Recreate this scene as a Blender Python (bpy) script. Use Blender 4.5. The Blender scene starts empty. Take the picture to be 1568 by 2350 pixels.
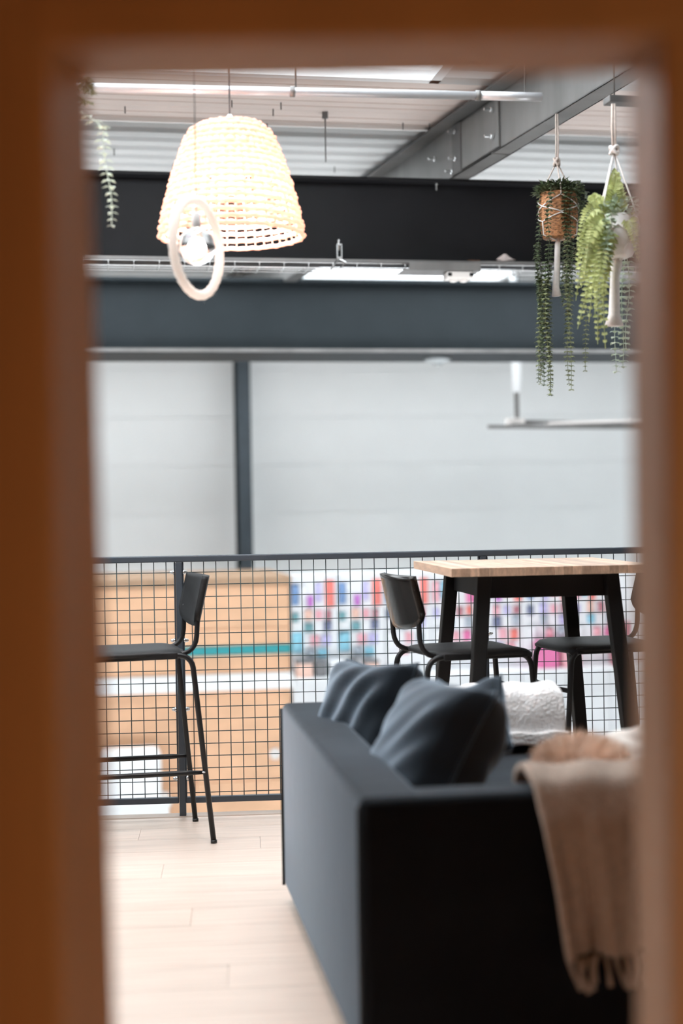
import bpy, math, random
from mathutils import Vector, Matrix, Euler
random.seed(7)
C = bpy.context.scene.collection
SC = bpy.context.scene
PI = math.pi
# ------------------------------------------------------------------ camera, sky, exposure
F = 50 / 36 * 2350
CAMZ = 1.277
cd = bpy.data.cameras.new('camera'); cam = bpy.data.objects.new('camera', cd); C.objects.link(cam)
cd.lens = 50; cd.sensor_width = 36; cd.sensor_fit = 'AUTO'
cd.clip_start = 0.05
cam.location = (0, 0, CAMZ)
cam.rotation_euler = (Euler((PI/2 - 0.0046, 0, 0)).to_matrix() @ Matrix.Rotation(-0.0165, 3, 'Z')).to_euler()
cd.dof.use_dof = True; cd.dof.focus_distance = 5.75; cd.dof.aperture_fstop = 1.2
SC.camera = cam
w = bpy.data.worlds.new('overcast_sky'); SC.world = w; w.use_nodes = True
bg = w.node_tree.nodes['Background']; bg.inputs[0].default_value = (0.95, 0.975, 1.0, 1); bg.inputs[1].default_value = 1.0
SC.view_settings.view_transform = 'Standard'; SC.view_settings.look = 'None'
SC.view_settings.gamma = 1; SC.view_settings.use_curve_mapping = False
SC.view_settings.exposure = 1.03
SKY_GAIN = 3.0
bg.inputs[1].default_value = SKY_GAIN
SC.cycles.use_denoising = True
SC.cycles.max_bounces = 10; SC.cycles.diffuse_bounces = 6; SC.cycles.transparent_max_bounces = 12
SC.cycles.caustics_reflective = False; SC.cycles.caustics_refractive = False
CM = cam.rotation_euler.to_matrix()
def at(px, py, d):
    """World point seen at pixel (px, py) whose depth along +Y is d."""
    r = CM @ Vector(((px - 784) / F, -(py - 1175) / F, -1)); r *= d / r.y
    return Vector((0, 0, CAMZ)) + r

# ------------------------------------------------------------------ materials
def hsvless(c): return (c[0], c[1], c[2], 1)
def mat(name, col, rough=0.6, metal=0, noise=0.0, nscale=8, stretch=None, bump=0.0, bscale=None, rnd=0.0, **kw):
    m = bpy.data.materials.new(name); m.use_nodes = True
    nt = m.node_tree; N = nt.nodes; L = nt.links
    p = N['Principled BSDF']
    p.inputs['Base Color'].default_value = hsvless(col)
    p.inputs['Roughness'].default_value = rough; p.inputs['Metallic'].default_value = metal
    for k, v in kw.items(): p.inputs[k.replace('_', ' ').title().replace('Ior', 'IOR') if k != 'spec' else 'Specular IOR Level'].default_value = v
    src = None
    if noise or bump:
        tc = N.new('ShaderNodeTexCoord'); mp = N.new('ShaderNodeMapping')
        L.new(tc.outputs['Object'], mp.inputs[0])
        if stretch: mp.inputs['Scale'].default_value = stretch
        nz = N.new('ShaderNodeTexNoise'); nz.inputs['Scale'].default_value = nscale; nz.inputs['Detail'].default_value = 5
        L.new(mp.outputs[0], nz.inputs[0])
        if rnd:
            oi = N.new('ShaderNodeObjectInfo'); mm = N.new('ShaderNodeMath'); mm.operation = 'MULTIPLY'; mm.inputs[1].default_value = 40
            L.new(oi.outputs['Random'], mm.inputs[0]); cb = N.new('ShaderNodeCombineXYZ')
            for i in range(3): L.new(mm.outputs[0], cb.inputs[i])
            L.new(cb.outputs[0], mp.inputs['Location'])
    if noise or rnd:
        hv = N.new('ShaderNodeHueSaturation'); hv.inputs['Color'].default_value = hsvless(col)
        add = None
        if noise:
            mr = N.new('ShaderNodeMapRange'); mr.inputs[1].default_value = 0.3; mr.inputs[2].default_value = 0.7
            mr.inputs[3].default_value = 1 - noise; mr.inputs[4].default_value = 1 + noise
            L.new(nz.outputs[0], mr.inputs[0]); add = mr.outputs[0]
        if rnd:
            oi = N.new('ShaderNodeObjectInfo'); m2 = N.new('ShaderNodeMapRange'); m2.inputs[3].default_value = 1 - rnd; m2.inputs[4].default_value = 1 + rnd
            L.new(oi.outputs['Random'], m2.inputs[0])
            if add:
                mu = N.new('ShaderNodeMath'); mu.operation = 'MULTIPLY'; L.new(add, mu.inputs[0]); L.new(m2.outputs[0], mu.inputs[1]); add = mu.outputs[0]
            else: add = m2.outputs[0]
        L.new(add, hv.inputs['Value']); L.new(hv.outputs[0], p.inputs['Base Color'])
    if bump:
        n2 = nz
        if bscale:
            n2 = N.new('ShaderNodeTexNoise'); n2.inputs['Scale'].default_value = bscale; L.new(mp.outputs[0], n2.inputs[0])
        b = N.new('ShaderNodeBump'); b.inputs['Strength'].default_value = bump; b.inputs['Distance'].default_value = 0.01
        L.new(n2.outputs[0], b.inputs['Height']); L.new(b.outputs[0], p.inputs['Normal'])
    return m
def translucent(name, col, fac=0.5, transp=0.0):
    m = bpy.data.materials.new(name); m.use_nodes = True
    N = m.node_tree.nodes; L = m.node_tree.links; N.remove(N['Principled BSDF']); out = N['Material Output']
    a = N.new('ShaderNodeBsdfDiffuse'); b = N.new('ShaderNodeBsdfTranslucent'); mx = N.new('ShaderNodeMixShader')
    for s in (a, b): s.inputs[0].default_value = hsvless(col)
    mx.inputs[0].default_value = fac; L.new(a.outputs[0], mx.inputs[1]); L.new(b.outputs[0], mx.inputs[2])
    o = mx
    if transp:
        t = N.new('ShaderNodeBsdfTransparent'); o = N.new('ShaderNodeMixShader'); o.inputs[0].default_value = transp
        L.new(mx.outputs[0], o.inputs[1]); L.new(t.outputs[0], o.inputs[2])
    L.new(o.outputs[0], out.inputs[0]); return m
def emit(name, col, s):
    m = bpy.data.materials.new(name); m.use_nodes = True; p = m.node_tree.nodes['Principled BSDF']
    p.inputs['Emission Color'].default_value = hsvless(col); p.inputs['Emission Strength'].default_value = s; return m
M = {}
M['door_wood'] = mat('brown_wood', (.37, .172, .068), .55, noise=.12, nscale=6, stretch=(1, 1, .15))
M['hut'] = mat('hut_board', (.34, .15, .05), .7, noise=.1, nscale=4)
M['floor'] = mat('pale_oak_laminate', (.62, .50, .42), .38, noise=.10, nscale=5, stretch=(.6, 14, 1), rnd=.035)
M['nosing'] = mat('oak_nosing', (.46, .36, .29), .45, noise=.08, nscale=8, stretch=(.5, 8, 8))
M['slab'] = mat('grey_slab', (.45, .45, .45), .8, noise=.05)
M['white_panel'] = mat('white_wall_panel', (.90, .92, .92), .5, noise=.015, nscale=2)
M['grey_wall'] = mat('grey_wall_panel', (.26, .27, .28), .6, noise=.02)
M['dark_wall'] = mat('dark_wall_panel', (.10, .095, .09), .7, noise=.02)
M['hall_floor'] = mat('pale_concrete', (.76, .76, .75), .4, noise=.05, nscale=1.5)
M['deck'] = mat('white_roof_deck', (.60, .61, .61), .5, noise=.02, nscale=3)
M['deck_bounce'] = mat('bounce_tinted_panel', (.60, .52, .48), .55, noise=.03, nscale=3)  # pinkish bounce off the floor put into the colour
M['beam'] = mat('charcoal_paint', (.0105, .0105, .012), .55, spec=.18, noise=.1, nscale=5)
M['beam_far'] = mat('blue_grey_paint', (.016, .0215, .025), .55, spec=.2, noise=.08, nscale=4)
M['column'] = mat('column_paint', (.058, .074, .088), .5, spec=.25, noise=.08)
M['sensor_grey'] = mat('grey_plastic', (.42, .45, .46), .5)
M['galv'] = mat('galvanised_steel', (.21, .205, .20), .48, metal=.35, noise=.18, nscale=6, stretch=(1, 1, .3))
M['galv_dark'] = mat('dull_galvanised', (.13, .128, .126), .55, metal=.3, noise=.15, nscale=6)
M['chrome'] = mat('bright_zinc', (.75, .75, .75), .25, metal=1)
M['pipe'] = mat('white_conduit', (.72, .73, .76), .3, metal=.3, noise=.03)
M['rail'] = mat('anthracite_rail', (.048, .062, .080), .5)
M['wire'] = mat('dark_green_wire', (.022, .045, .048), .5)
M['black_tube'] = mat('black_tube', (.010, .010, .011), .42, spec=.35)
M['black_seat'] = mat('black_veneer', (.016, .016, .017), .55, spec=.25, noise=.15, nscale=20, stretch=(1, 6, 1))
M['black_gloss'] = mat('black_gloss_veneer', (.012, .009, .007), .16, spec=.35, noise=.5, nscale=14, stretch=(1, 6, .4))
M['black_wood'] = mat('black_stained_wood', (.010, .0095, .0095), .6, spec=.22, noise=.2, nscale=10, stretch=(1, 1, .2))
M['acacia'] = mat('acacia_stave', (.62, .42, .295), .42, noise=.22, nscale=9, stretch=(9, .8, 4), rnd=.26)
M['velvet'] = mat('black_velvet', (.006, .007, .009), .75, spec=.06, noise=.2, nscale=7, Sheen_Weight=.42, Sheen_Roughness=.42, Sheen_Tint=(.72, .86, 1.0, 1), bump=.12, bscale=14)
M['velvet_dark'] = mat('navy_black_velvet', (.010, .013, .018), .75, spec=.08, noise=.2, nscale=7, Sheen_Weight=1.0, Sheen_Roughness=.5, Sheen_Tint=(.68, .84, 1.0, 1), bump=.15, bscale=9)
M['piping'] = mat('black_piping', (.006, .006, .007), .7)
M['sherpa'] = mat('white_sherpa', (.95, .94, .94), .95, bump=.8, bscale=110, nscale=60, noise=.03)
M['sherpa_back'] = mat('dark_fleece', (.03, .028, .028), .9)
M['throw'] = mat('beige_knit', (.38, .295, .24), .95, noise=.1, nscale=60, bump=.5, bscale=160)
M['fur'] = mat('tan_fur', (.80, .62, .50), .9, noise=.25, nscale=6)
M['fur_base'] = mat('fur_gap_shade', (.30, .20, .14), .95)  # shade between the strands put into the pad colour
M['cream'] = mat('cream_knit', (.70, .65, .60), .9, noise=.08, nscale=30, bump=.4)
M['cord'] = mat('cotton_cord', (.66, .56, .50), .9, noise=.1, nscale=90, bump=.3)
M['cord_white'] = mat('white_cotton_cord', (.82, .77, .74), .9, noise=.05, nscale=90)
M['rattan'] = translucent('seagrass_rope', (.92, .70, .60), .5)
M['rope'] = translucent('jute_rope', (.97, .91, .86), .5)
M['basket'] = mat('seagrass_basket', (.38, .175, .075), .7, noise=.75, nscale=70, stretch=(1, 1, 2.5))
M['pot_white'] = mat('white_pot', (.82, .78, .76), .35)
M['soil'] = mat('dark_soil', (.03, .022, .016), .95, noise=.3)
M['leaf_dark'] = mat('dark_green_leaf', (.080, .108, .050), .5, noise=.3, nscale=20)
M['leaf_olive'] = mat('olive_leaf', (.23, .25, .125), .5, noise=.3, nscale=14)
M['leaf_fern'] = mat('fern_leaf', (.47, .51, .20), .5, noise=.3, nscale=12)
M['leaf_pale'] = mat('pale_eucalyptus_leaf', (.50, .58, .46), .5, noise=.2, nscale=20)
M['leaf_white'] = mat('pale_green_leaf', (.84, .90, .78), .4, noise=.12, nscale=20)
M['stem'] = mat('green_stem', (.16, .17, .09), .6)
M['socket'] = mat('white_socket', (.8, .8, .8), .35)
M['cable'] = mat('grey_cable', (.12, .12, .13), .5)
M['bulb_on'] = emit('lit_bulb', (1, .88, .76), 26)
M['glass'] = mat('clear_glass', (1, 1, 1), .02, Transmission_Weight=1.0, Ior=1.45)
M['filament'] = emit('glowing_filament', (1, .75, .5), 18)
M['white_plastic'] = mat('white_plastic', (.78, .74, .71), .4)
M['black_plastic'] = mat('black_plastic', (.01, .01, .01), .3)
M['paper'] = mat('crumpled_paper', (.72, .63, .60), .8)
M['straw'] = mat('brown_straw', (.22, .10, .05), .9)
M['ply'] = mat('orange_plywood', (.79, .475, .29), .55, noise=.10, nscale=2.2, stretch=(1, 1, 2.5), rnd=.03)
M['ply_top'] = mat('brown_wood_shade', (.42, .27, .17), .6, noise=.1)  # shade along the kiosk top put into this brown; lamp socket shares it
M['teal'] = mat('teal_paint', (.015, .30, .33), .45)
M['white_paint'] = mat('white_gloss', (.84, .86, .87), .4)
M['sky_pane'] = translucent('skylight_sheet', (.9, .95, .97), .85, .55)
M['peg'] = mat('white_pegboard', (.82, .84, .86), .5)

# ------------------------------------------------------------------ mesh building
class MB:
    def __init__(s): s.v = []; s.f = []
    def add(s, vs, fs):
        o = len(s.v); s.v += [tuple(p) for p in vs]; s.f += [tuple(i + o for i in f) for f in fs]; return s
    def box(s, lo, hi, mx=None):
        x0, y0, z0 = lo; x1, y1, z1 = hi
        vs = [Vector(p) for p in ((x0,y0,z0),(x1,y0,z0),(x1,y1,z0),(x0,y1,z0),(x0,y0,z1),(x1,y0,z1),(x1,y1,z1),(x0,y1,z1))]
        if mx: vs = [mx @ p for p in vs]
        return s.hexa(vs)
    def hexa(s, vs):
        return s.add(vs, [(0,3,2,1),(4,5,6,7),(0,1,5,4),(1,2,6,5),(2,3,7,6),(3,0,4,7)])
    def bar(s, a, b, w, h, up=(0,0,1)):
        """A rectangular bar from a to b."""
        a = Vector(a); b = Vector(b); d = (b - a).normalized(); sx = d.cross(Vector(up))
        if sx.length < 1e-4: sx = d.cross(Vector((0, 1, 0)))
        sx.normalize(); u = sx.cross(d); sx *= w/2; u *= h/2
        return s.hexa([a-sx-u, a+sx-u, b+sx-u, b-sx-u, a-sx+u, a+sx+u, b+sx+u, b-sx+u])
    def tube(s, pts, r, n=8, closed=False, wob=None):
        pts = [Vector(p) for p in pts]; m = len(pts); rings = []; last = None
        for i, p in enumerate(pts):
            if closed: t = pts[(i+1) % m] - pts[i-1]
            else: t = pts[min(i+1, m-1)] - pts[max(i-1, 0)]
            t.normalize()
            if last is None:
                x = t.cross(Vector((0,0,1)))
                if x.length < .1: x = t.cross(Vector((0,1,0)))
            else: x = last - t * last.dot(t)
            x.normalize(); last = x; y = t.cross(x)
            rr = r[i] if isinstance(r, (list, tuple)) else r
            rings.append([p + (x*math.cos(2*PI*k/n) + y*math.sin(2*PI*k/n)) * (rr * (wob(i, k) if wob else 1)) for k in range(n)])
        vs = [p for q in rings for p in q]; fs = []
        for i in range(m if closed else m-1):
            j = (i+1) % m
            for k in range(n): fs.append((i*n+k, i*n+(k+1) % n, j*n+(k+1) % n, j*n+k))
        if not closed: fs += [tuple(range(n))[::-1], tuple((m-1)*n+k for k in range(n))]
        return s.add(vs, fs)
    def lathe(s, prof, n=24, c=(0,0,0), fn=None, cap=True):
        c = Vector(c); vs = []; fs = []
        for i, (r, z) in enumerate(prof):
            for k in range(n):
                a = 2*PI*k/n; rr = r * (fn(i, k, a) if fn else 1)
                vs.append(c + Vector((rr*math.cos(a), rr*math.sin(a), z)))
        for i in range(len(prof)-1):
            for k in range(n): fs.append((i*n+k, i*n+(k+1) % n, (i+1)*n+(k+1) % n, (i+1)*n+k))
        if cap: fs += [tuple(range(n))[::-1], tuple((len(prof)-1)*n+k for k in range(n))]
        return s.add(vs, fs)
    def grid(s, fn, nu, nv):
        vs = [fn(i/nu, j/nv) for j in range(nv+1) for i in range(nu+1)]
        fs = [(j*(nu+1)+i, j*(nu+1)+i+1, (j+1)*(nu+1)+i+1, (j+1)*(nu+1)+i) for j in range(nv) for i in range(nu)]
        return s.add(vs, fs)
    def prism(s, poly, ext):
        """poly: list of Vectors (planar), ext: Vector."""
        n = len(poly); e = Vector(ext); vs = [Vector(p) for p in poly] + [Vector(p) + e for p in poly]
        return s.add(vs, [tuple(range(n))[::-1], tuple(range(n, 2*n))] + [(i, (i+1) % n, n+(i+1) % n, n+i) for i in range(n)])
    def mesh(s, name):
        me = bpy.data.meshes.new(name); me.from_pydata(s.v, [], s.f); me.update(); return me
    def build(s, name, m, parent=None, smooth=False, bevel=0, solid=0, sub=0, seg=2):
        return link(name, s.mesh(name), m, parent, smooth, bevel, solid, sub, seg)
def link(name, me, m, parent=None, smooth=False, bevel=0, solid=0, sub=0, seg=2):
    if m and not me.materials: me.materials.append(M[m] if isinstance(m, str) else m)
    o = bpy.data.objects.new(name, me); C.objects.link(o); o.parent = parent
    if smooth: me.polygons.foreach_set('use_smooth', [True]*len(me.polygons))
    if solid: k = o.modifiers.new('solid', 'SOLIDIFY'); k.thickness = solid; k.offset = 0
    if bevel: k = o.modifiers.new('bevel', 'BEVEL'); k.width = bevel; k.segments = seg; k.limit_method = 'ANGLE'; k.angle_limit = .6
    if sub: k = o.modifiers.new('sub', 'SUBSURF'); k.levels = sub; k.render_levels = sub
    return o
def tag(o, label=None, cat=None, group=None, kind=None):
    if label: o['label'] = label
    if cat: o['category'] = cat
    if group: o['group'] = group
    if kind: o['kind'] = kind
    return o
def thing(name, label, cat, loc=(0,0,0), rz=0, group=None, kind=None):
    o = bpy.data.objects.new(name, None); C.objects.link(o); o.location = loc; o.rotation_euler = (0,0,rz); o.empty_display_size = .1
    return tag(o, label, cat, group, kind)
def struct(name, loc=(0,0,0), rz=0, label=None):
    return thing(name, label, None, loc, rz, None, 'structure')
def copy_tree(o, parent=None):
    c = o.copy(); C.objects.link(c); c.parent = parent
    for ch in [x for x in bpy.data.objects if x.parent == o]: copy_tree(ch, c)
    return c
def arc(a, b, c, n=6):
    """Quadratic bend from a to c with control b."""
    a, b, c = Vector(a), Vector(b), Vector(c)
    return [a*(1-t)**2 + b*2*t*(1-t) + c*t*t for t in [i/n for i in range(n+1)]]

# ------------------------------------------------------------------ the doorway we look through, and the dark hut behind it
YN, YF = 1.53, 1.70
NL, NR_ = at(108, 91, YN), at(1518, 91, YN)      # near corners of the opening
NLB, NRB = at(145, 2350, YN), at(1547, 2350, YN)
FL_, FR_ = at(205, 180, YF), at(1441, 180, YF)
FLB, FRB = at(268, 2350, YF), at(1460, 2350, YF)
OL, OR, OT = NL.x, NR_.x, (NL.z+NR_.z)/2
wf = MB()
for lo, hi in (((-2.2, YN, 0), (OL-.03, YF, 2.35)), ((OR+.03, YN, 0), (2.2, YF, 2.35)), ((OL-.03, YN, OT+.03), (OR+.03, YF, 2.35))):
    wf.box(lo, hi)
o = tag(wf.build('wall_front', 'door_wood'), kind='structure')
dr = struct('door_1', (0, YN, 0))
t = YF - YN
def edge(a, b, z): return a.x + (b.x-a.x)*(z-a.z)/(b.z-a.z)
def jamb(na, nb, fa, fb, xo):
    z1 = OT+.05
    q = []
    for z in (0, z1): q += [Vector((edge(na, nb, z), -.001, z)), Vector((xo, -.001, z)), Vector((xo, t+.001, z)), Vector((edge(fa, fb, z), t+.001, z))]
    if xo < 0: q = [q[i] for i in (1,0,3,2,5,4,7,6)]
    MB().hexa(q).build('jamb', 'door_wood', dr, bevel=.008, seg=3)
jamb(NL, NLB, FL_, FLB, OL-.06); jamb(NR_, NRB, FR_, FRB, OR+.06)
zf = (FL_.z+FR_.z)/2
MB().hexa([Vector(p) for p in ((OL-.02,-.0025,OT),(OR+.02,-.0025,OT),(OR+.02,t+.0025,zf),(OL-.02,t+.0025,zf),(OL-.02,-.0025,OT+.06),(OR+.02,-.0025,OT+.06),(OR+.02,t+.0025,OT+.06),(OL-.02,t+.0025,OT+.06))]).build('lintel', 'door_wood', dr, bevel=.008, seg=3)
tag(MB().box((-1.3,-1.7,0),(-1.2,YN,2.35)).build('wall_left', 'hut'), kind='structure')
tag(MB().box((1.2,-1.7,0),(1.3,YN,2.35)).build('wall_right', 'hut'), kind='structure')
tag(MB().box((-1.3,-1.8,0),(1.3,-1.7,2.35)).build('wall_back', 'hut'), kind='structure')
tag(MB().box((-2.2,-1.8,2.35),(2.2,YF,2.45)).build('ceiling', 'hut'), kind='structure')
tag(MB().box((-2.2,YF,2.38),(2.2,2.9,2.45)).build('added_canopy', 'hut'), kind='structure')     # unseen canopy over the hut door, added to shade the sofa front
tag(MB().box((-1.2,-1.7,-.25),(1.2,YN,0)).build('floor', 'hut'), kind='structure')
ld = bpy.data.lights.new('hut_fill', 'POINT'); lo_ = bpy.data.objects.new('hut_fill', ld); C.objects.link(lo_)  # unseen warm fill, added to brighten the inner face of the doorway
ld.energy = 19; ld.color = (1, .86, .52); ld.shadow_soft_size = .15; lo_.location = (1.0, -.2, .65)

# ------------------------------------------------------------------ mezzanine floor of laminate planks
RA = math.atan(.072)                      # the railing's angle to the picture
fl = struct('floor', (0, 5.99, 0), RA)
PW = .192
mesh_cache = {}
def plank(x0, x1, y1):
    L = round(x1-x0, 3)
    if L not in mesh_cache: mesh_cache[L] = MB().box((0, -PW+.0012, -.012), (L-.0012, 0, 0)).mesh('plank')
    o = link('plank', mesh_cache[L], 'floor', fl); o.location = (x0, y1, 0)
    return o
for r in range(22):
    y1 = -.075 - r*PW
    x = -2.6 + (r*.47 % 1.29) - 1.29
    while x < 2.6:
        x0, x1 = max(x, -2.6), min(x+1.29, 2.6)
        if x1-x0 > .05: plank(x0, x1, y1)
        x += 1.29
MB().box((-2.6, -.075, -.03), (2.6, 0, .004)).build('nosing', 'nosing', fl, bevel=.006)
MB().box((-2.6, -4.45, -.30), (2.6, -.01, -.0125)).build('slab', 'slab', fl)

# ------------------------------------------------------------------ the hall: far wall, roof, ground floor
BA = math.atan(.18)
def hall(name, v, label=None): return struct(name, Vector((0, 7.5, 0)) + Vector((-math.sin(BA), math.cos(BA), 0))*v, BA, label)
wfar = hall('wall_far', 10.4)
pm = MB().box((-8, 0, .0015), (9, .12, .5985)).mesh('panel')
for k in range(12):
    p = link('panel', pm, 'white_panel', wfar, bevel=.003); p.location = (0, 0, -3 + .6*k)
MB().box((-8, .05, -3), (9, .14, 4.2)).build('backing', 'white_panel', wfar)
hf = hall('floor', 0)
MB().box((-8, -1.2, -3.1), (9, 10.5, -3)).build('ground_slab', 'hall_floor', hf)
for nm, lo, hi in (('wall_left', (-7.2,-11,-3), (-7.0,10.6,3.4)), ('wall_right', (8,-11,-3), (8.2,10.6,3.4)), ('wall_back', (-7.2,-11.2,-3), (8.2,-11,3.4))):
    MB().box(lo, hi).build('wall_skin', 'grey_wall' if nm == 'wall_left' else 'dark_wall', hall(nm, 0))
MB().box((-7,-11,-.32), (8,-3.3,-.26)).build('upper_slab', 'slab', hall('floor', 0))
ce = hall('ceiling', 0)
ZC = 3.3
def sheet(u0, u1, v0, v1, m_='deck'):
    """A roof sheet with trapezoid ribs running along u; underside at ZC."""
    m = MB(); n = max(1, round((v1-v0)/.2)); s = (v1-v0)/n
    prof = []
    for i in range(n):
        b = v0 + i*s
        prof += [(b, 0), (b+s*.50, 0), (b+s*.60, .055), (b+s*.90, .055)]
    prof.append((v1, 0))
    k = len(prof)
    vs = [(u, v, ZC+z) for u in (u0, u1) for v, z in prof]
    m.add(vs, [(i, i+1, k+i+1, k+i) for i in range(k-1)])
    m.build('sheet', m_, ce, solid=.002)
def rows(u0, u1, v0, v1, m_='deck'):
    n = max(1, round((v1-v0)/1.0)); s = (v1-v0)/n
    for i in range(n): sheet(u0, u1, v0+i*s, v0+(i+1)*s, m_)
SK = [(-5.0, .38, -4.3, -.72), (.45, 2.45, 3.9, 5.4), (-6.5, 7.5, 5.6, 7.5), (-6.5, 7.5, 1.5, 3.6)]     # skylights: u0, u1, v0, v1; last two unseen, added to light the far hall
rows(-7, 8, -11, -4.3, 'dark_wall'); rows(.38, 8, -4.3, -.72); rows(-7, -5, -4.3, -.72)
for i, (v0, v1) in enumerate(((-.72, -.45), (-.45, -.18), (-.18, .13))):
    MB().box((-7, v0+.002, ZC), (8, v1-.002, ZC+.03)).build('liner_panel', 'deck_bounce', ce, bevel=.004)
    for q in (.33, .66): MB().box((-7, v0+(v1-v0)*q-.003, ZC-.004), (8, v0+(v1-v0)*q+.003, ZC)).build('seam', 'deck_bounce', ce)
rows(-7, 8, .13, 1.5); rows(-7, -6.5, 1.5, 3.6); rows(7.5, 8, 1.5, 3.6); rows(-7, 8, 3.6, 3.9); rows(-7, .45, 3.9, 5.4); rows(2.45, 8, 3.9, 5.4); rows(-7, 8, 5.4, 5.6); rows(-7, -6.5, 5.6, 7.5); rows(7.5, 8, 5.6, 7.5); rows(-7, 8, 7.5, 10.5)
for i, (u0, u1, v0, v1) in enumerate(SK):
    wn = hall('window_%d' % (i+1), 0)
    f = MB()
    for lo, hi in (((u0, v0, ZC), (u1, v0+.05, ZC+.08)), ((u0, v1-.05, ZC), (u1, v1, ZC+.08)), ((u0, v0, ZC), (u0+.05, v1, ZC+.08)), ((u1-.05, v0, ZC), (u1, v1, ZC+.08))): f.box(lo, hi)
    f.build('frame', 'white_paint', wn)
    pl = bpy.data.lights.new('skylight_portal', 'AREA'); pl.shape = 'RECTANGLE'; pl.size = u1-u0; pl.size_y = v1-v0; pl.cycles.is_portal = True
    po = bpy.data.objects.new('skylight_portal', pl); C.objects.link(po); po.parent = wn; po.location = ((u0+u1)/2, (v0+v1)/2, ZC+.10)
    nn = max(1, round((u1-u0)/2.0))
    for k in range(nn):
        a = u0 + (u1-u0)*k/nn; b = u0 + (u1-u0)*(k+1)/nn
        MB().box((a+.01, v0+.02, ZC+.05), (b-.01, v1-.02, ZC+.056)).build('pane', 'sky_pane', wn)
sm = MB().tube([(0,0,0),(0,0,-.038)], .003, 6).mesh('screw')
def ray_ceiling(px, py):
    r = CM @ Vector(((px-784)/F, -(py-1175)/F, -1)); k = (ZC-CAMZ)/r.z; return Vector((0,0,CAMZ)) + r*k
for px, py in ((287,244),(262,342),(645,235),(627,250),(613,284),(532,230),(925,282),(986,284),(768,382),(398,376)):
    o = link('screw', sm, 'black_tube', ce); P = ray_ceiling(px, py); q = P - ce.location
    o.location = (q.x*math.cos(BA)+q.y*math.sin(BA), -q.x*math.sin(BA)+q.y*math.cos(BA), ZC+.002)

# ------------------------------------------------------------------ steel frame
def ibeam(name, label, v, u0, u1, z0, z1, bw, ft, wt, m, rear=None):
    r = thing(name, label, 'beam', Vector((0, 7.5, 0)) + Vector((-math.sin(BA), math.cos(BA), 0))*v, BA)
    MB().box((u0, -wt/2, z0+ft), (u1, wt/2, z1-ft)).build('web', m, r)
    MB().box((u0, -bw/2, z1-ft), (u1, bw/2, z1)).build('top_flange', m, r, bevel=.003)
    MB().box((u0, -bw/2, z0), (u1, rear or bw/2, z0+ft)).build('bottom_flange', m, r, bevel=.003)
    MB().box((u0, -bw/2-.002, z0+.001), (u1, -bw/2, z0+ft-.001)).build('edge_strip', 'galv', r)['label'] = 'lighter grey flange edge'  # lighter grey strip along the front of the bottom flange
    return r
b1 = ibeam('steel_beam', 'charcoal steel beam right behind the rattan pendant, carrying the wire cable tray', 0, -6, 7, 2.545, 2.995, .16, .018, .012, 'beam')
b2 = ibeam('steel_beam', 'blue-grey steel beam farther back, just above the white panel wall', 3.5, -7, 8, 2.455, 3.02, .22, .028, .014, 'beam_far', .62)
bolt_m = MB().lathe([(.011,0),(.011,.012),(.006,.013),(.006,.04)], 6).mesh('bolt')
o = link('bolt', bolt_m, 'chrome', b1); o.location = (.53, -.05, 2.977); o.rotation_euler = (PI, 0, 0)
# purlin resting on both beams
PD = Vector((-.305, 1, 0)).normalized()
p1 = at(1062, 418, 7.50); p1.z = 2.995
pr = thing('steel_purlin', 'galvanised steel purlin with bolted splice crossing above the charcoal beam', 'beam', p1, math.atan2(PD.y, PD.x) - PI/2)
PH = .275; PWD = .10
def cprof(y0, y1, name, m='galv', w=PWD, h=PH, z=0, thick=.006):
    g = MB()
    g.box((-w/2, y0, z), (-w/2+thick, y1, z+h)); g.box((-w/2, y0, z), (w/2, y1, z+thick)); g.box((-w/2, y0, z+h-thick), (w/2, y1, z+h))
    g.box((w/2-thick, y0, z), (w/2, y1, z+.03)); g.box((w/2-thick, y0, z+h-.03), (w/2, y1, z+h))
    return g.build(name, m, pr)
cprof(-4.2, -.52, 'channel'); cprof(-.50, 8.0, 'channel')
cprof(-.62, .0, 'splice_sleeve', 'galv', PWD+.02, PH-.03, 0.004, .007)
MB().box((-.066, -.14, .0), (-.058, -.02, PH-.02)).build('splice_plate', 'galv_dark', pr, bevel=.002)
MB().box((-.135, -4.2, PH-.012), (-.05, 8.0, PH)).build('ledger_angle', 'galv_dark', pr)
hb = MB().lathe([(.014,0),(.014,.012),(.008,.013),(.008,.045)], 6).mesh('bolt')
for y, z in ((-.56,.20),(-.56,.07),(-.08,.215),(-.08,.075),(.22,.145),(-.03,.02)):
    o = link('bolt', hb, 'chrome', pr); o.location = (-.064, y, z); o.rotation_euler = (0, -PI/2, 0)

# conduit pipe below the roof
def seg_thing(name, label, cat, a, b):
    a = Vector(a); b = Vector(b); return thing(name, label, cat, a, math.atan2(b.y-a.y, b.x-a.x)), (b-a).length
A = at(120, 199, 4.86); B = at(1243, 222, 5.08); B.z = A.z
pp, L = seg_thing('conduit_pipe', 'long shiny white metal pipe across the top, over the rattan pendant', 'pipe', A, B)
MB().tube([(-.9,0,0),(L-.22,0,0)], .0145, 16).build('pipe_run', 'pipe', pp, True)
MB().tube([(L-.23,0,0),(L,0,0)], .0155, 16).build('pipe_end', 'pipe', pp, True)
for x in (L*.48, L*.865): MB().tube([(x-.008,0,0),(x+.008,0,0)], .0185, 16).build('coupling', 'galv', pp, True)
for x in (-.7, L*.487, L-.06):
    MB().tube([(x,0,.01),(x,0,ZC-A.z)], .003, 6).build('hanger_rod', 'galv', pp, True)
A = at(1392, 230, 5.02); B = at(1760, 236, 5.15); B.z = A.z
rl, L = seg_thing('hanging_rail', 'flat grey metal rail holding the fern planter cord', 'rail', A, B)
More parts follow.
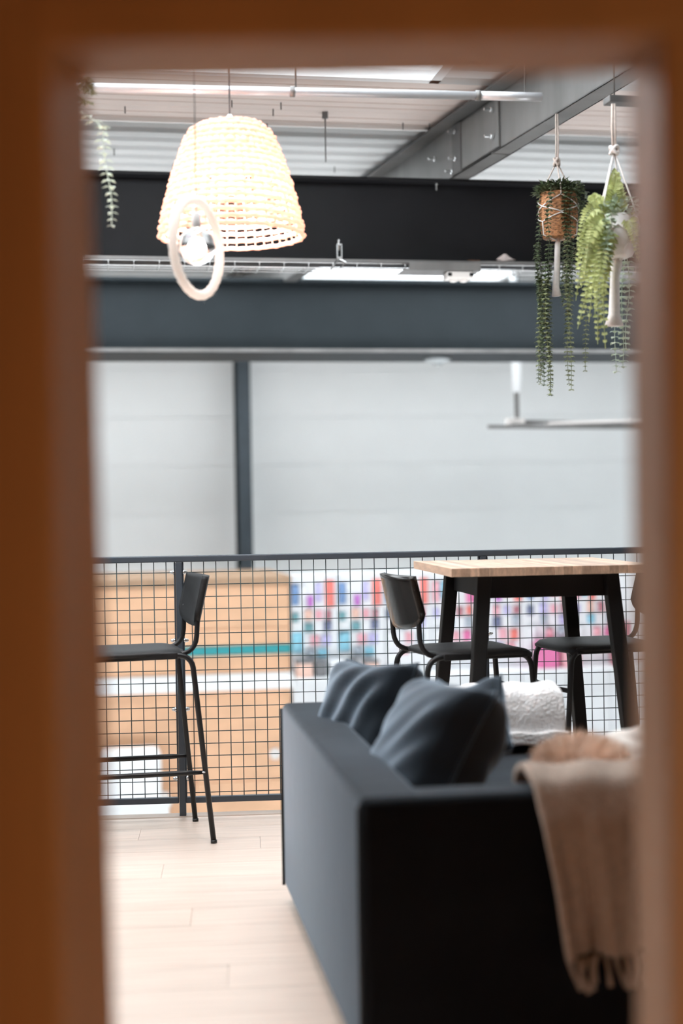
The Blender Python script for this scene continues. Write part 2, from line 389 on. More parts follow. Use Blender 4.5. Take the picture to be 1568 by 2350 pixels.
MB().box((0, -.03, -.012), (L, .03, .012)).build('rail_bar', 'galv_dark', rl, bevel=.003)
for x in (.03, L-.1): MB().tube([(x,0,.01),(x,0,ZC-A.z)], .003, 6).build('hanger_rod', 'galv', rl, True)
# thin threaded rod with plate hanging from the roof
P = ray_ceiling(746, 258)
tr = thing('threaded_rod', 'thin steel rod hanging from a small square plate on the roof', 'rod', P)
MB().box((-.015,-.015,-.03),(.015,.015,.01)).build('plate', 'galv_dark', tr)
MB().tube([(0,0,-.02),(0,0,-.255)], .0035, 6).build('rod', 'galv_dark', tr, True)

# ------------------------------------------------------------------ wire cable tray under the charcoal beam
ct = thing('cable_tray', 'silver wire mesh cable tray slung under the charcoal beam', 'cable tray', b1.location + Vector((math.sin(BA), -math.cos(BA), 0))*.0, BA)
ZT = 2.525
for y, z in ((-.105, .012), (-.105, -.014), (-.03, -.014), (.045, -.014), (.07, .012)):
    MB().tube([(-5, y, ZT+z), (6, y, ZT+z)], .0022, 5).build('long_wire', 'chrome', ct, True)
cw = MB().tube([(0,-.105,.020),(0,-.105,-.017),(0,.07,-.017),(0,.07,.014)], .0022, 5).mesh('cross_wire')
for k in range(26):
    o = link('cross_wire', cw, 'chrome', ct, True); o.location = (-1.45 + k*.128, 0, ZT)
def on_beam(px): # u coordinate on the charcoal beam under picture column px
    s = (px-784)/F; x = s*7.5/(1-.18*s); return x/math.cos(BA)
u = on_beam(779)
tb = thing('beam_clamp', 'silver screw clamp gripping the lower flange of the charcoal beam', 'clamp', b1.location + Vector((math.cos(BA), math.sin(BA), 0))*u + Vector((0,0,0)), BA)
g = MB()
for lo, hi in (((-.014,-.135,2.56),(-.009,-.085,2.63)),((.009,-.135,2.56),(.014,-.085,2.63)),((-.014,-.135,2.622),(.014,-.085,2.632)),((-.014,-.135,2.555),(.014,-.085,2.565))): g.box(lo, hi)
g.build('yoke', 'chrome', tb, bevel=.001)
MB().tube([(0,-.11,2.60),(0,-.11,2.658)], .006, 8).build('screw', 'chrome', tb, True)
MB().lathe([(.010,0),(.010,.008)], 6, (0,-.11,2.648)).build('nut', 'chrome', tb)
g = MB(); g.bar((-.004,-.12,2.555),(-.05,-.14,2.497),.012,.004); g.bar((.004,-.12,2.555),(.036,-.14,2.535),.02,.004); g.bar((.03,-.135,2.535),(0,-.14,2.50),.012,.004)
g.build('claw', 'chrome', tb)
u0, u1 = on_beam(924), on_beam(1098)
cv = thing('tray_cover', 'grey metal cover plate on the tray above the white twin-lens light', 'cover', b1.location + Vector((math.cos(BA), math.sin(BA), 0))*u0, BA)
MB().box((0,-.125,2.502),(u1-u0,.05,2.506)).build('plate', 'galv', cv)
MB().box((.03,-.125,2.506),(u1-u0+.0,-.121,2.545)).build('lip', 'galv', cv)
u0, u1 = on_beam(1023), on_beam(1083)
el = thing('emergency_light', 'small white twin-lens emergency light under the cable tray', 'light', b1.location + Vector((math.cos(BA), math.sin(BA), 0))*((u0+u1)/2), BA)
h = (u1-u0)/2
MB().box((-h,-.12,2.462),(h,-.02,2.502)).build('housing', 'white_plastic', el, bevel=.008)
for s in (-1, 1):
    MB().box((s*(h-.013)-.011,-.124,2.474),(s*(h-.013)+.011,-.118,2.492)).build('black_end', 'black_plastic', el, bevel=.004)
    MB().lathe([(.002,-.012),(.018,-.008),(.024,.0),(.024,.006)], 14, (s*.028,-.07,2.459)).build('lens', 'white_plastic', el, True)
P = b1.location + Vector((math.cos(BA), math.sin(BA), 0))*on_beam(1164)
cp = MB()
def crump(i, k, a): return 1 + .45*math.sin(a*3+i*1.7) * random.uniform(.2, 1)
cp.lathe([(.012,0),(.036,.004),(.044,.014),(.032,.026),(.018,.036),(.008,.046)], 16, (0,-.055,2.5635), crump)
o = cp.build('crumpled_paper', 'paper'); o.location = P; o.rotation_euler = (0,0,BA); o.scale = (1.05,.6,1); tag(o, 'crumpled scrap of white paper on the flange of the charcoal beam', 'paper')
st = MB()
for k in range(40):
    a = random.uniform(0, PI); x = random.uniform(-.035,.035)
    st.bar((x-.012*math.cos(a),-.05-.012*math.sin(a),2.565+random.uniform(0,.006)),(x+.012*math.cos(a),-.05+.012*math.sin(a),2.565+random.uniform(0,.008)),.0012,.0012)
o = st.build('straw_wisp', 'straw'); o.location = b1.location + Vector((math.cos(BA), math.sin(BA), 0))*on_beam(1092); o.rotation_euler = (0,0,BA)
tag(o, 'wisp of brown straw lying on the beam flange left of the paper scrap', 'straw')

# ------------------------------------------------------------------ far end of the hall
def bw(u, v, z=0): return Vector((u*math.cos(BA)-v*math.sin(BA), 7.5+u*math.sin(BA)+v*math.cos(BA), z))
def uv(px, v):   # u on the plane at v under picture column px
    s = (px-784)/F
    return (s*(7.5+v*math.cos(BA)) + v*math.sin(BA)) / (math.cos(BA) - s*math.sin(BA))
def zz(px, py, v):
    P = bw(uv(px, v), v); return at(px, py, P.y).z
cl = thing('steel_column', 'tall blue-grey steel column standing against the white panel wall', 'column', bw(uv(558, 9.9), 9.9, -3), BA)
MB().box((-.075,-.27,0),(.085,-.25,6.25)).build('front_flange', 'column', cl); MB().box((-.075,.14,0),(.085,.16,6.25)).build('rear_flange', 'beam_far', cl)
MB().box((-.006,-.25,0),(.006,.14,6.25)).build('web', 'beam_far', cl)
VK = 6.4
uk = uv(661, VK)
kz = lambda py: zz(500, py, VK)
kk = thing('plywood_kiosk', 'orange plywood clad kiosk with teal stripe and white ledge beyond the railing', 'kiosk', bw(uk, VK, -3), BA)
rowsz = [(-3, -2.2), (-2.2, -1.38), (-1.38, kz(1583)), (kz(1547), kz(1503)), (kz(1483), .10), (.10, kz(1345))]
for z0, z1 in rowsz:
    for k in range(3):
        MB().box((-.95*(k+1)+.004, 0, z0+3.004), (-.95*k-.004, .04, z1+2.996)).build('panel', 'ply', kk, bevel=.004)
MB().box((-2.85, .02, 0), (0, 1.6, kz(1330)+3)).build('core', 'ply', kk)
MB().box((-2.87, -.02, kz(1345)+3), (.02, 1.62, kz(1325)+3)).build('cap', 'ply_top', kk, bevel=.006)  # dark band for the shade along the kiosk top, shaped as a cap
MB().box((-2.85, -.012, kz(1503)+3), (.005, .04, kz(1483)+3)).build('stripe', 'teal', kk, bevel=.003)['label'] = 'teal painted stripe'
MB().box((-2.85, -.10, kz(1583)+3), (.02, .04, kz(1547)+3)).build('ledge', 'white_paint', kk, bevel=.01)['label'] = 'white ledge'
P = bw(uv(622, VK), VK); o = MB().lathe([(.05,0),(.058,.008),(.058,.03),(.045,.04),(.03,.042)], 24).build('wall_dial', 'white_plastic', None, True)
o.location = bw(uv(622, VK), VK-.001, kz(1735)); o.rotation_euler = (PI/2, 0, BA); tag(o, 'round white dial box on the kiosk plywood', 'dial')
ua, ub = uv(215, VK-.5), uv(362, VK-.5)
wc = thing('white_cabinet', 'white cabinet with a domed top in front of the plywood kiosk', 'cabinet', bw((ua+ub)/2, VK-.45, -3), BA)
hw = (ub-ua)/2; zt = zz(300, 1727, VK-.5)+3; zs = zz(300, 1842, VK-.5)+3
MB().box((-hw,-.02,zs-.1),(hw,.38,zt)).build('upper_body', 'white_paint', wc, bevel=.06, seg=4)
MB().box((-hw-.04,-.06,0),(hw+.06,.40,zs-.02)).build('lower_body', 'white_paint', wc, bevel=.01)
MB().box((-hw-.05,-.08,zs-.05),(hw+.08,.42,zs+.0)).build('top_board', 'white_paint', wc, bevel=.01)
# display wall of hanging packets
dz = lambda py: zz(900, py, VK)
dw = thing('display_wall', 'white pegboard shop display wall right of the kiosk', 'display', bw(uk, VK, -3), BA)
W = .468
for k in range(9):
    MB().box((.02+W*k+.004, .02, 0), (.02+W*(k+1)-.004, .06, dz(1312)+3)).build('pegboard', 'peg', dw, bevel=.004)
MB().box((.02, .06, 0), (.02+W*9, .3, dz(1312)+3)).build('core', 'peg', dw)
for k in range(9):
    MB().box((.02+W*k, -.30, dz(1541)+3-.02), (.02+W*(k+1)-.004, .02, dz(1541)+3)).build('shelf', 'white_paint', dw, bevel=.003)
COL = {'blue': (.06,.22,.52), 'sky': (.16,.55,.72), 'red': (.85,.10,.06), 'pink': (.85,.35,.42), 'purple': (.50,.06,.55), 'navy': (.04,.07,.22), 'teal': (.04,.28,.33),
       'lavender': (.50,.46,.80), 'white': (.85,.87,.9), 'dark': (.05,.05,.06), 'magenta': (.75,.06,.32), 'peach': (.85,.50,.38), 'maroon': (.40,.06,.10), 'grey': (.35,.42,.50)}
for k, c in COL.items(): M['pk_'+k] = mat('packet_'+k, tuple(x*.80+.13 for x in c), .4)
def packet_mesh(wd, ht, c):
    g = MB(); h = wd/2
    def f(a, b):
        x = (a-.5)*wd; z = -ht + b*ht; y = -.004 - .028*math.sin(PI*a)**.6*math.sin(PI*min(1, b*1.15))**.6 if b < .87 else -.004
        return Vector((x, y, z))
    g.grid(f, 6, 8)
    g.box((-h, -.004, -ht), (h, .0, 0)); g.box((-.012, -.05, -.018), (.012, -.045, -.010)); g.bar((0, .015, -.014), (0, -.06, -.014), .005, .005)
    return g.mesh('packet')
pmc = {}
# (px, top, bottom, width px, colour) on one bay; bays repeat every 108 px
BAY = [(674,1334,1384,17,'blue'),(691,1336,1378,14,'white'),(709,1362,1388,14,'purple'),(728,1334,1376,15,'lavender'),(754,1328,1388,22,'red'),
       (674,1400,1420,16,'teal'),(704,1394,1418,18,'peach'),(728,1396,1418,16,'pink'),(750,1396,1416,15,'maroon'),
       (678,1444,1490,26,'sky'),(705,1424,1446,20,'teal'),(748,1420,1444,18,'navy'),(718,1452,1476,20,'pink'),(744,1452,1476,20,'lavender'),(735,1482,1504,24,'sky'),(708,1482,1502,20,'grey')]
ROWN = ['top']*5 + ['second']*4 + ['third']*3 + ['fourth']*2 + ['lowest']*2
RIGHT = [['blue','white','lavender','pink','red','navy','lavender','pink','maroon','white','grey','lavender','pink','grey','white','pink'],
         ['pink','sky','red','white','magenta','lavender','peach','maroon','red','white','sky','grey','pink','magenta','pink','white'],
         ['lavender','white','purple','peach','red','grey','pink','lavender','maroon','white','navy','grey','pink','red','pink','lavender']]
bayn = ['first','second','third','fourth','fifth','sixth','seventh']
items = []
for b in range(7):
    for i, (px, t, bt, wd, c) in enumerate(BAY):
        if b >= 2: c = RIGHT[(b-2) % 3][i]; t += random.randint(-2, 2); wd = max(13, wd - random.randint(0, 3))
        items.append((px+108*b, t, bt, wd, c, b, ROWN[i]))
seen = {}
for px, t, bt, wd, c, b, rw in items:
    u = uv(px, VK); P = bw(u, VK, dz(t)); k = P.y/F
    key = (round(wd*k, 2), round((bt-t)*k, 2), c)
    if key not in pmc: pmc[key] = packet_mesh(*key)
    o = link('packet', pmc[key], 'pk_'+c); o.location = P + Vector((math.sin(BA), -math.cos(BA), 0))*.001; o.rotation_euler = (0,0,BA)
    lab = '%s packet in the %s row of the %s bay from the kiosk' % (c if c not in ('sky','dark') else {'sky':'sky-blue','dark':'black'}[c], rw, bayn[b])
    tag(o, lab, 'packet', 'packets hanging on the display wall')
for px, wd, t, c, nm in ((692,34,1503,'peach','orange-brown'),(729,24,1506,'dark','black'),(765,30,1506,'white','white'),(806,12,1500,'dark','slim black'),(846,30,1508,'peach','peach'),(1250,46,1480,'magenta','magenta'),(1302,44,1484,'pink','pink'),(1420,40,1440,'maroon','tall maroon')):
    u = uv(px, VK-.15); P = bw(u, VK-.14, dz(1541)); k = P.y/F
    bx = thing('carton', '%s carton standing on the display shelf below the packets' % nm, 'box', P, BA)
    h = wd*k/2; ht = dz(t)-dz(1541)
    MB().box((-h,-.09,0),(h,.09,ht*.82)).build('box_body', 'pk_'+c, bx, bevel=.004)
    MB().box((-h-.004,-.094,ht*.82),(h+.004,.094,ht)).build('lid', 'pk_dark' if c in ('dark','peach') else 'pk_'+c, bx, bevel=.004)
# suspended track at the right
P = at(1187, 968, 12.6)
tk = thing('suspended_track', 'pale suspended cable track hanging from the roof in front of the white wall', 'track', P, BA)
H = ZC - P.z
MB().tube([(0,0,0),(0,0,H)], .022, 12).build('drop_rod', 'galv', tk, True)
MB().tube([(0.004,0,.26),(0.004,0,H)], .045, 14).build('sleeve', 'white_paint', tk, True)
MB().box((-.10,-.05,-.05),(.06,.05,.03)).build('junction_box', 'white_plastic', tk, bevel=.006)
MB().bar((-.05,0,-.0),(3.0,.9,-.02),.05,.035).build('channel', 'galv', tk)
MB().bar((-.28,-.05,-.045),(3.2,-.05,-.085),.05,.03).build('channel', 'galv', tk)
MB().bar((.05,-.6,-.05),(3.0,-1.4,-.02),.03,.02).build('channel', 'white_plastic', tk)
MB().bar((-.06,.05,-.03),(.06,-.65,-.045),.03,.02).build('cross_arm', 'galv', tk)
P = bw(uv(1010, 3.8), 3.8, 2.455)
sd = thing('ceiling_sensor', 'round white sensor under the blue-grey beam', 'sensor', P, BA)
MB().lathe([(.05,-.045),(.085,-.032),(.11,-.02),(.11,0)], 24).build('housing', 'sensor_grey', sd, True)
MB().lathe([(.02,-.062),(.035,-.058),(.04,-.045)], 16).build('sensor_eye', 'sensor_grey', sd, True)

# ------------------------------------------------------------------ railing with wire mesh
RY = 5.965
RV = Vector((math.cos(RA), math.sin(RA), 0))
def rxy(x): return Vector((x, 5.94 + .072*x, 0))
rg = thing('railing', 'anthracite steel balustrade with square wire mesh along the floor edge', 'railing', rxy(0), RA)
def rx(px): s = (px-784)/F; return s*5.94/(1-.072*s)/math.cos(RA)
XP = [rx(408) - 1.272, rx(408), rx(408)+1.272, rx(408)+2.544]
ZR = 1.08
MB().box((XP[0]-.3,-.02,ZR-.026),(XP[3],.02,ZR)).build('top_rail', 'rail', rg, bevel=.004)
for x in XP:
    MB().box((x-.0125,-.018,-.16),(x+.0145,.018,ZR-.026)).build('post', 'rail', rg, bevel=.003)
bm = MB().tube([(0,.0,0),(0,-.0,.0)], .005, 6)
bolt2 = MB().lathe([(.010,0),(.010,.006),(.007,.007),(.007,.015),(.003,.019)], 8).mesh('bolt')
hz = {}
vm = MB().tube([(0,0,.075),(0,0,ZR-.02)], .0019, 6).mesh('wire')
for i in range(3):
    a, b = XP[i]+.014, XP[i+1]-.014
    pn = MB().box((a, -.012, .055), (b, .012, .080)).box((a,-.012,.08),(a+.006,.012,ZR-.026)).box((b-.006,-.012,.08),(b,.012,ZR-.026)).build('mesh_panel', 'rail', rg, bevel=.003)
    n = 24; s = (b-a)/(n+.5)
    for k in range(n):
        o = link('wire', vm, 'wire', pn, True); o.location = (a + s*(k+.75), -.002, 0)
    hm = MB().tube([(a,0,0),(b,0,0)], .0019, 6).mesh('wire')
    for k in range(19):
        o = link('wire', hm, 'wire', pn, True); o.location = (0, .002, ZR-.07 - k*.0508)
    for x, sg in ((a+.004, 1), (b-.004, -1)):
        for z in (.16, .445, .73, 1.012):
            o = link('bolt', bolt2, 'chrome', rg, True); o.location = (x, -.014, z); o.rotation_euler = (0, sg*PI/2, 0)

# ------------------------------------------------------------------ bar stools
def make_stool(label, back='black_seat'):
    r = thing('bar_stool', label, 'stool', group=None)
    SH = .74
    # seat: moulded shell with turned-down sides
    def top(a, b):
        x = (a-.5); y = (b-.5); n = 3.2
        # rounded-rectangle map
        ang = 1
        X = x*.40; Y = y*.385*(1 - .12*(.5-a)*(1 if a < .5 else .3))
        d = max(0, abs(x)*2)**8; e = max(0, abs(y)*2)**8
        z = SH - .004 - .010*math.cos(PI*y)*math.cos(PI*x*.8) - .020*d*(1 if x > 0 else .5) - .014*e
        k = 1 - .10*(abs(x)*2)**4*(abs(y)*2)**4
        return Vector((X*k, Y*k, z))
    MB().grid(top, 18, 16).build('seat', 'black_seat', r, True, solid=.014)
    for s in (-1, 1):
        MB().box((-.165, s*.182-.006, SH-.035), (.165, s*.182+.006, SH-.010)).build('seat_rim', 'black_seat', r, bevel=.004)
    zl = SH-.022
    for s in (-1, 1):
        pts = [(-.06, s*.165, zl), (-.155, s*.168, zl)] + arc((-.16, s*.168, zl), (-.219, s*.172, zl), (-.226, s*.174, zl-.05)) + [(-.29, s*.198, 0)]
        MB().tube(pts, .0105, 12).build('leg', 'black_tube', r, True)
        pts = [(.06, s*.165, zl), (.12, s*.168, zl)] + arc((.125, s*.168, zl), (.178, s*.172, zl), (.184, s*.174, zl-.05)) + [(.235, s*.195, 0)]
        MB().tube(pts, .0105, 12).build('leg', 'black_tube', r, True)
        MB().tube([(.2155, s*.188, .275), (.16, s*.189, .277), (-.19, s*.190, .272), (-.255, s*.189, .27)], [.007,.010,.010,.007], 10).build('side_stretcher', 'black_tube', r, True)
        MB().lathe([(.007,0),(.007,.004),(.003,.006)], 10).build('stretcher_screw', 'chrome', r, True).location = (-.255, s*.200, .27)
        MB().lathe([(.0125,0),(.0125,.012)], 12, (-.29, s*.198, 0)).build('foot_cap', 'black_plastic', r, True)
        MB().lathe([(.0125,0),(.0125,.012)], 12, (.235, s*.195, 0)).build('foot_cap', 'black_plastic', r, True)
        pts = [(-.10, s*.145, zl+.002)] + arc((-.180, s*.147, zl+.002), (-.240, s*.150, zl+.004), (-.246, s*.150, zl+.07)) + [(-.249, s*.151, SH+.10), (-.255, s*.152, SH+.15)]
        MB().tube(pts, .0098, 12).build('back_tube', 'black_tube', r, True)
    fz = .62
    MB().tube([(.196, -.176, fz-.05), (.204, 0, fz-.055), (.196, .176, fz-.05)], .009, 10).build('front_stretcher', 'black_tube', r, True)
    def bk(a, b):
        y = (a-.5)*.372; q = abs(a-.5)*2
        lo = -.040*max(0, 1-q**2.6) + .035*max(0, q-.86)/.14*0.6
        z0 = SH+.115 + lo; z1 = SH+.275
        z = z0 + (z1-z0)*b
        x = -.240 - .060*(z-SH-.12)/.16*.62 - .032*(1-q*q) + .0
        return Vector((x, y*(1-.03*b), z))
    MB().grid(bk, 20, 10).build('backrest', back, r, True, solid=.022)
    return r
s1 = make_stool('black bar stool standing alone by the left end of the railing')
s1.location = (-.840, 5.52, 0); s1.rotation_euler = (0, 0, PI + .279)
s2 = make_stool('black bar stool with its glossy backrest facing right at the acacia table', 'black_gloss')
s2.location = (.470, 5.388, 0); s2.rotation_euler = (0, 0, .29)
s3 = copy_tree(s1); s3['label'] = 'black bar stool pushed in from the right side of the acacia table'
s3.location = (.985, 5.53, 0); s3.rotation_euler = (0, 0, PI + .25)

# ------------------------------------------------------------------ bar table
tb = thing('bar_table', 'high bar table with a pale acacia stave top and splayed black legs', 'table', (.712, 5.475, 0), .13)
TZ = 1.045; TT = .030; hw = .375
NS = 22; sw = 2*hw/NS
for h in (-1, 1):
    pass
stm = MB().box((0, -hw, 0), (sw-.0004, hw, TT)).mesh('stave')
for k in range(NS):
    o = link('stave', stm, 'acacia', tb); o.location = (-hw + k*sw + (.001 if k >= NS//2 else -.001), 0, TZ-TT + random.uniform(0, .0006))
AZ0, AZ1 = TZ-TT-.085, TZ-TT
apx, apy = .225, .262
for s in (-1, 1):
    MB().box((-apx, s*apy-.011, AZ0), (apx, s*apy+.011, AZ1)).build('apron', 'black_wood', tb, bevel=.002)
    MB().box((s*apx-.011, -apy, AZ0), (s*apx+.011, apy, AZ1)).build('apron', 'black_wood', tb, bevel=.002)
for sx in (-1, 1):
    for sy in (-1, 1):
        c0 = Vector((sx*.238, sy*.278, AZ1)); c1 = Vector((sx*.328, sy*.345, 0)); a = .026; b = .024
        q = [(-1,-1),(1,-1),(1,1),(-1,1)]
        MB().hexa([c1+Vector((x*b, y*b, 0)) for x, y in q] + [c0+Vector((x*a, y*a, 0)) for x, y in q]).build('leg', 'black_wood', tb, bevel=.004)

# ------------------------------------------------------------------ sofa
SA = math.atan(.152)
sf = thing('sofa', 'low black velvet loveseat in the foreground with its back to the left', 'sofa', (.029, 3.07, 0), SA)
SL, SD, SHH = 1.56, .95, .642
MB().box((0, .004, .045), (.15, SL-.004, SHH)).build('back', 'velvet', sf, True, bevel=.022, seg=4)
MB().box((.004, 0, .045), (SD, .125, SHH-.002)).build('arm', 'velvet', sf, True, bevel=.022, seg=4)
MB().box((.004, SL-.125, .045), (SD-.05, SL, SHH-.002)).build('arm', 'velvet', sf, True, bevel=.022, seg=4)
MB().box((.14, .12, .045), (SD-.04, SL-.12, .30)).build('base', 'velvet', sf, True, bevel=.01)
for k in range(2):
    h = (SL-.25)/2
    MB().box((.155, .128+h*k, .30), (SD-.02, .122+h*(k+1), .475)).build('seat_cushion', 'velvet', sf, True, bevel=.045, seg=5)
MB().tube([(-.002, SL-.004, .05), (-.002, SL-.004, SHH-.02)], .005, 8).build('piping', 'piping', sf, True)
MB().tube([(-.002, .012, .05), (-.002, .012, SHH-.02)], .004, 8).build('piping', 'piping', sf, True)
for x, y in ((.08,.10),(.86,.08),(.08,SL-.10),(.82,SL-.10)):
    MB().lathe([(.018,0),(.025,.046)], 14, (x, y, 0)).build('leg', 'black_wood', sf, True)
def cushion(name, label, c, rot, w_, h_, th, m, seed, wr=.012):
    rn = random.Random(seed); ph = [(rn.uniform(4, 13), rn.uniform(4, 13), rn.uniform(0, 6)) for _ in range(5)]
    r = thing(name, label, 'cushion', c); r.rotation_euler = rot
    def f(sg):
        def g(a, b):
            x = 2*a-1; y = 2*b-1
            k = (1 - .11*(1-abs(y)**2.0)*abs(x)**3); k2 = (1 - .11*(1-abs(x)**2.0)*abs(y)**3)
            e = max(0, (1-x**4)*(1-y**4))**.42
            wv = sum(math.sin(p*x+q*y+s) for p, q, s in ph)/5
            return Vector((x*w_/2*k, y*h_/2*k2, sg*(th/2*e + wr*wv*e)))
        return g
    n = 26
    g = MB(); g.grid(f(1), n, n)
    o = len(g.v); h2 = MB().grid(f(-1), n, n); g.add(h2.v, [t[::-1] for t in h2.f])
    ob = g.build('cover', m, r, True)
    ed = [Vector(f(1)(a, 0)) for a in [i/n for i in range(n)]] + [f(1)(1, i/n) for i in range(n)] + [f(1)(1-i/n, 1) for i in range(n)] + [f(1)(0, 1-i/n) for i in range(n)]
    MB().tube([Vector((p.x, p.y, 0)) for p in ed], .0045, 6, True).build('edge_seam', m, r, True)
    return r
# cushion local z is its face normal
def face(nrm, spin=0):
    q = Vector(nrm).to_track_quat('Z', 'Y'); return (q.to_matrix() @ Matrix.Rotation(spin, 3, 'Z')).to_euler()
cushion('velvet_cushion', 'crumpled dark velvet cushion propped in the far corner of the sofa', at(845, 1652, 4.25), face((-.80, -.54, .34), 1.62), .36, .36, .21, 'velvet_dark', 3, .020)
cushion('velvet_cushion', 'large dark velvet cushion nearest the camera, leaning on the sofa back', at(1000, 1720, 3.60), face((-.85, -.30, .52), 1.6), .36, .36, .24, 'velvet_dark', 5)
cushion('velvet_cushion', 'small dark velvet cushion mostly hidden behind the large one', at(1080, 1668, 3.98), face((-.55, -.6, .5), .5), .24, .24, .13, 'velvet_dark', 9)

# white sherpa throw folded over the far arm
def drape(path, u0, u1, n=40, m=24, fold=.0, nf=3, seed=0, left=None):
    """path: list of (v, z); swept along u from u0 to u1."""
    P = [Vector((0, v, z)) for v, z in path]; L = [0]
    for i in range(1, len(P)): L.append(L[-1] + (P[i]-P[i-1]).length)
    def pt(t):
        d = t*L[-1]
        for i in range(1, len(P)):
            if d <= L[i] + 1e-9: k = (d-L[i-1])/(L[i]-L[i-1]); return P[i-1].lerp(P[i], k)
        return P[-1].copy()
    rn = random.Random(seed); ph = [rn.uniform(0, 6) for _ in range(4)]
    def f(a, b):
        p = pt(b); uu = u0 + (u1-u0)*a
        if left: uu = left(b)*(1-a) + u1*a
        w = fold*(math.sin(a*2*PI*nf+ph[0]) + .5*math.sin(a*2*PI*nf*2.3+ph[1]+b*2))
        hang = max(0, 1-p.z/.62)
        return Vector((uu + .006*math.sin(b*9+ph[2]), p.y + w*hang*(-1), p.z + .004*math.sin(a*23+b*17)))
    return MB().grid(f, n, m)
ar = SL-.125
sh = thing('sherpa_throw', 'white sherpa throw folded over the far arm of the sofa', 'throw', sf.location, SA)
za = SHH + .018
path = [(SL+.035, .30), (SL+.03, .60), (SL+.015, za), (ar+.06, za+.012), (ar-.02, za), (ar-.045, .60), (ar-.05, .502)]
drape(path, .435, .895, 44, 30, .006, 2, 2).build('fleece', 'sherpa', sh, True, solid=.030, sub=1)
drape([(ar-.072, .545), (ar-.076, .500)], .42, .905, 44, 4, .004, 2, 4).build('hem', 'sherpa', sh, True, solid=.018, sub=1)
drape([(SL+.028, .32), (SL+.024, .60), (SL+.010, za-.004), (ar+.06, za), (ar-.012, za-.004), (ar-.030, .60), (ar-.036, .50)], .44, .905, 44, 24, .004, 2, 5).build('lining', 'sherpa_back', sh, True, solid=.006)

# beige throw over the near arm
th = thing('knit_throw', 'beige fringed throw hanging over the near arm of the sofa', 'throw', sf.location, SA)
path = [(.30, .50), (.18, .515), (.155, .60), (.14, za), (.06, za+.022), (-.02, za), (-.05, .58), (-.055, .45), (-.045, .285)]
lf = lambda b: .385 + (.0 if b < .45 else .055*((b-.45)/.55)**2.2)
drape(path, .39, .90, 60, 40, .042, 4, 8, lf).build('blanket', 'throw', th, True, solid=.022, sub=1)
for i, (du, dz_) in enumerate(((.0, -.002), (.008, .006))):
    g = MB()
tm = MB().tube([(0,0,0),(.002,.002,-.035),(-.003,-.001,-.075)], [.006,.005,.007], 6).mesh('tassel')
for k in range(26):
    a = k/25; u = .445*(1-a) + .90*a
    o = link('tassel', tm, 'throw', th, True); o.location = (u, -.047 - .02*math.sin(a*2*PI*4), .287); o.rotation_euler = (random.uniform(-.3,.3), random.uniform(-.3,.3), random.uniform(0,6)); 
# fur cushion and cream cushion on the seat
fc = thing('fur_cushion', 'fluffy tan fur cushion on the sofa seat behind the beige throw', 'cushion', at(1335, 1752, 3.52))
def blob(rx_, ry, rz_, n=28, seed=1):
    rn = random.Random(seed); g = MB(); prof = []
    for i in range(15):
        a = -PI/2 + PI*i/14; prof.append((max(.001, math.cos(a)), math.sin(a)))
    g.lathe(prof, n, (0,0,0), lambda i, k, a: 1 + .05*math.sin(3*a+i*.5))
    g.v = [(x*rx_, y*ry, z*rz_) for x, y, z in g.v]; return g
bb = blob(.098, .12, .052); bb.build('pad', 'fur_base', fc, True)
fu = MB(); rn = random.Random(3)
for k in range(6500):
    z = rn.uniform(-.6, 1); a = rn.uniform(0, 2*PI); q = math.sqrt(1-z*z)
    n = Vector((q*math.cos(a), q*math.sin(a), z)); p = Vector((n.x*.098, n.y*.12, n.z*.052))
    nn = Vector((n.x/.098, n.y/.12, n.z/.052)).normalized()
    d = (nn + Vector((rn.uniform(-1.1,1.1), rn.uniform(-1.1,1.1), rn.uniform(-1.0,.5)))).normalized()*rn.uniform(.018,.048); s = nn.cross(Vector((rn.uniform(-1,1), rn.uniform(-1,1), .3))).normalized()*.0017
    fu.add([p-s, p+s, p+d], [(0,1,2)])
tag(fu.build('fur', 'fur', fc), kind='stuff')
cushion('cream_cushion', 'cream knitted cushion at the right edge, beside the fur cushion', at(1478, 1745, 3.58), face((-.3,-.5,.8), .4), .20, .20, .12, 'cream', 12)

# ------------------------------------------------------------------ rattan pendant
pc = at(532, 545, 4.78)
pd = thing('rattan_pendant', 'glowing woven rattan pendant lamp with wide bell shade', 'lamp', (pc.x, pc.y, pc.z))
def shade_r(t):   # t 0 bottom .. 1 top
    pts = [(0,.238),(.05,.238),(.25,.222),(.5,.196),(.75,.164),(.9,.142),(.96,.125),(1,.100)]
    for (a, ra), (b, rb) in zip(pts, pts[1:]):
        if t <= b: return ra + (rb-ra)*(t-a)/(b-a)
    return pts[-1][1]
SHT = .372; NR = 18
for k in range(NR):
    t = .455 + (k-7)*.0535 if k > 6 else .012 + .066*k - .0006*k*k; R = shade_r(t); z = SHT*t; n = 132; ph = PI if k % 2 else 0
    tilt = .006*math.sin(k*2.1)
    g = MB(); pts = []
    for i in range(n):
        a = 2*PI*i/n; rr = R + .0045*math.sin(a*22+ph)
        pts.append((rr*math.cos(a), rr*math.sin(a), z + tilt*math.sin(a+k)*.5))
    g.tube(pts, .0090 if k > 6 else .0082, 7, True, lambda i, kk: 1 + .16*math.sin(i*1.9+kk))
    g.build('rope_coil', 'rattan', pd, True)
for i in range(44):
    a = 2*PI*i/44
    MB().tube([(shade_r(t)*math.cos(a), shade_r(t)*math.sin(a), SHT*t) for t in (0,.2,.4,.6,.8,.92,1)], .0035, 5).build('rib', 'rattan', pd, True)
MB().lathe([(.02,SHT+.004),(.10,SHT+.002),(.10,SHT-.004),(.02,SHT-.006)], 32, cap=False).build('top_disc', 'rattan', pd, True)
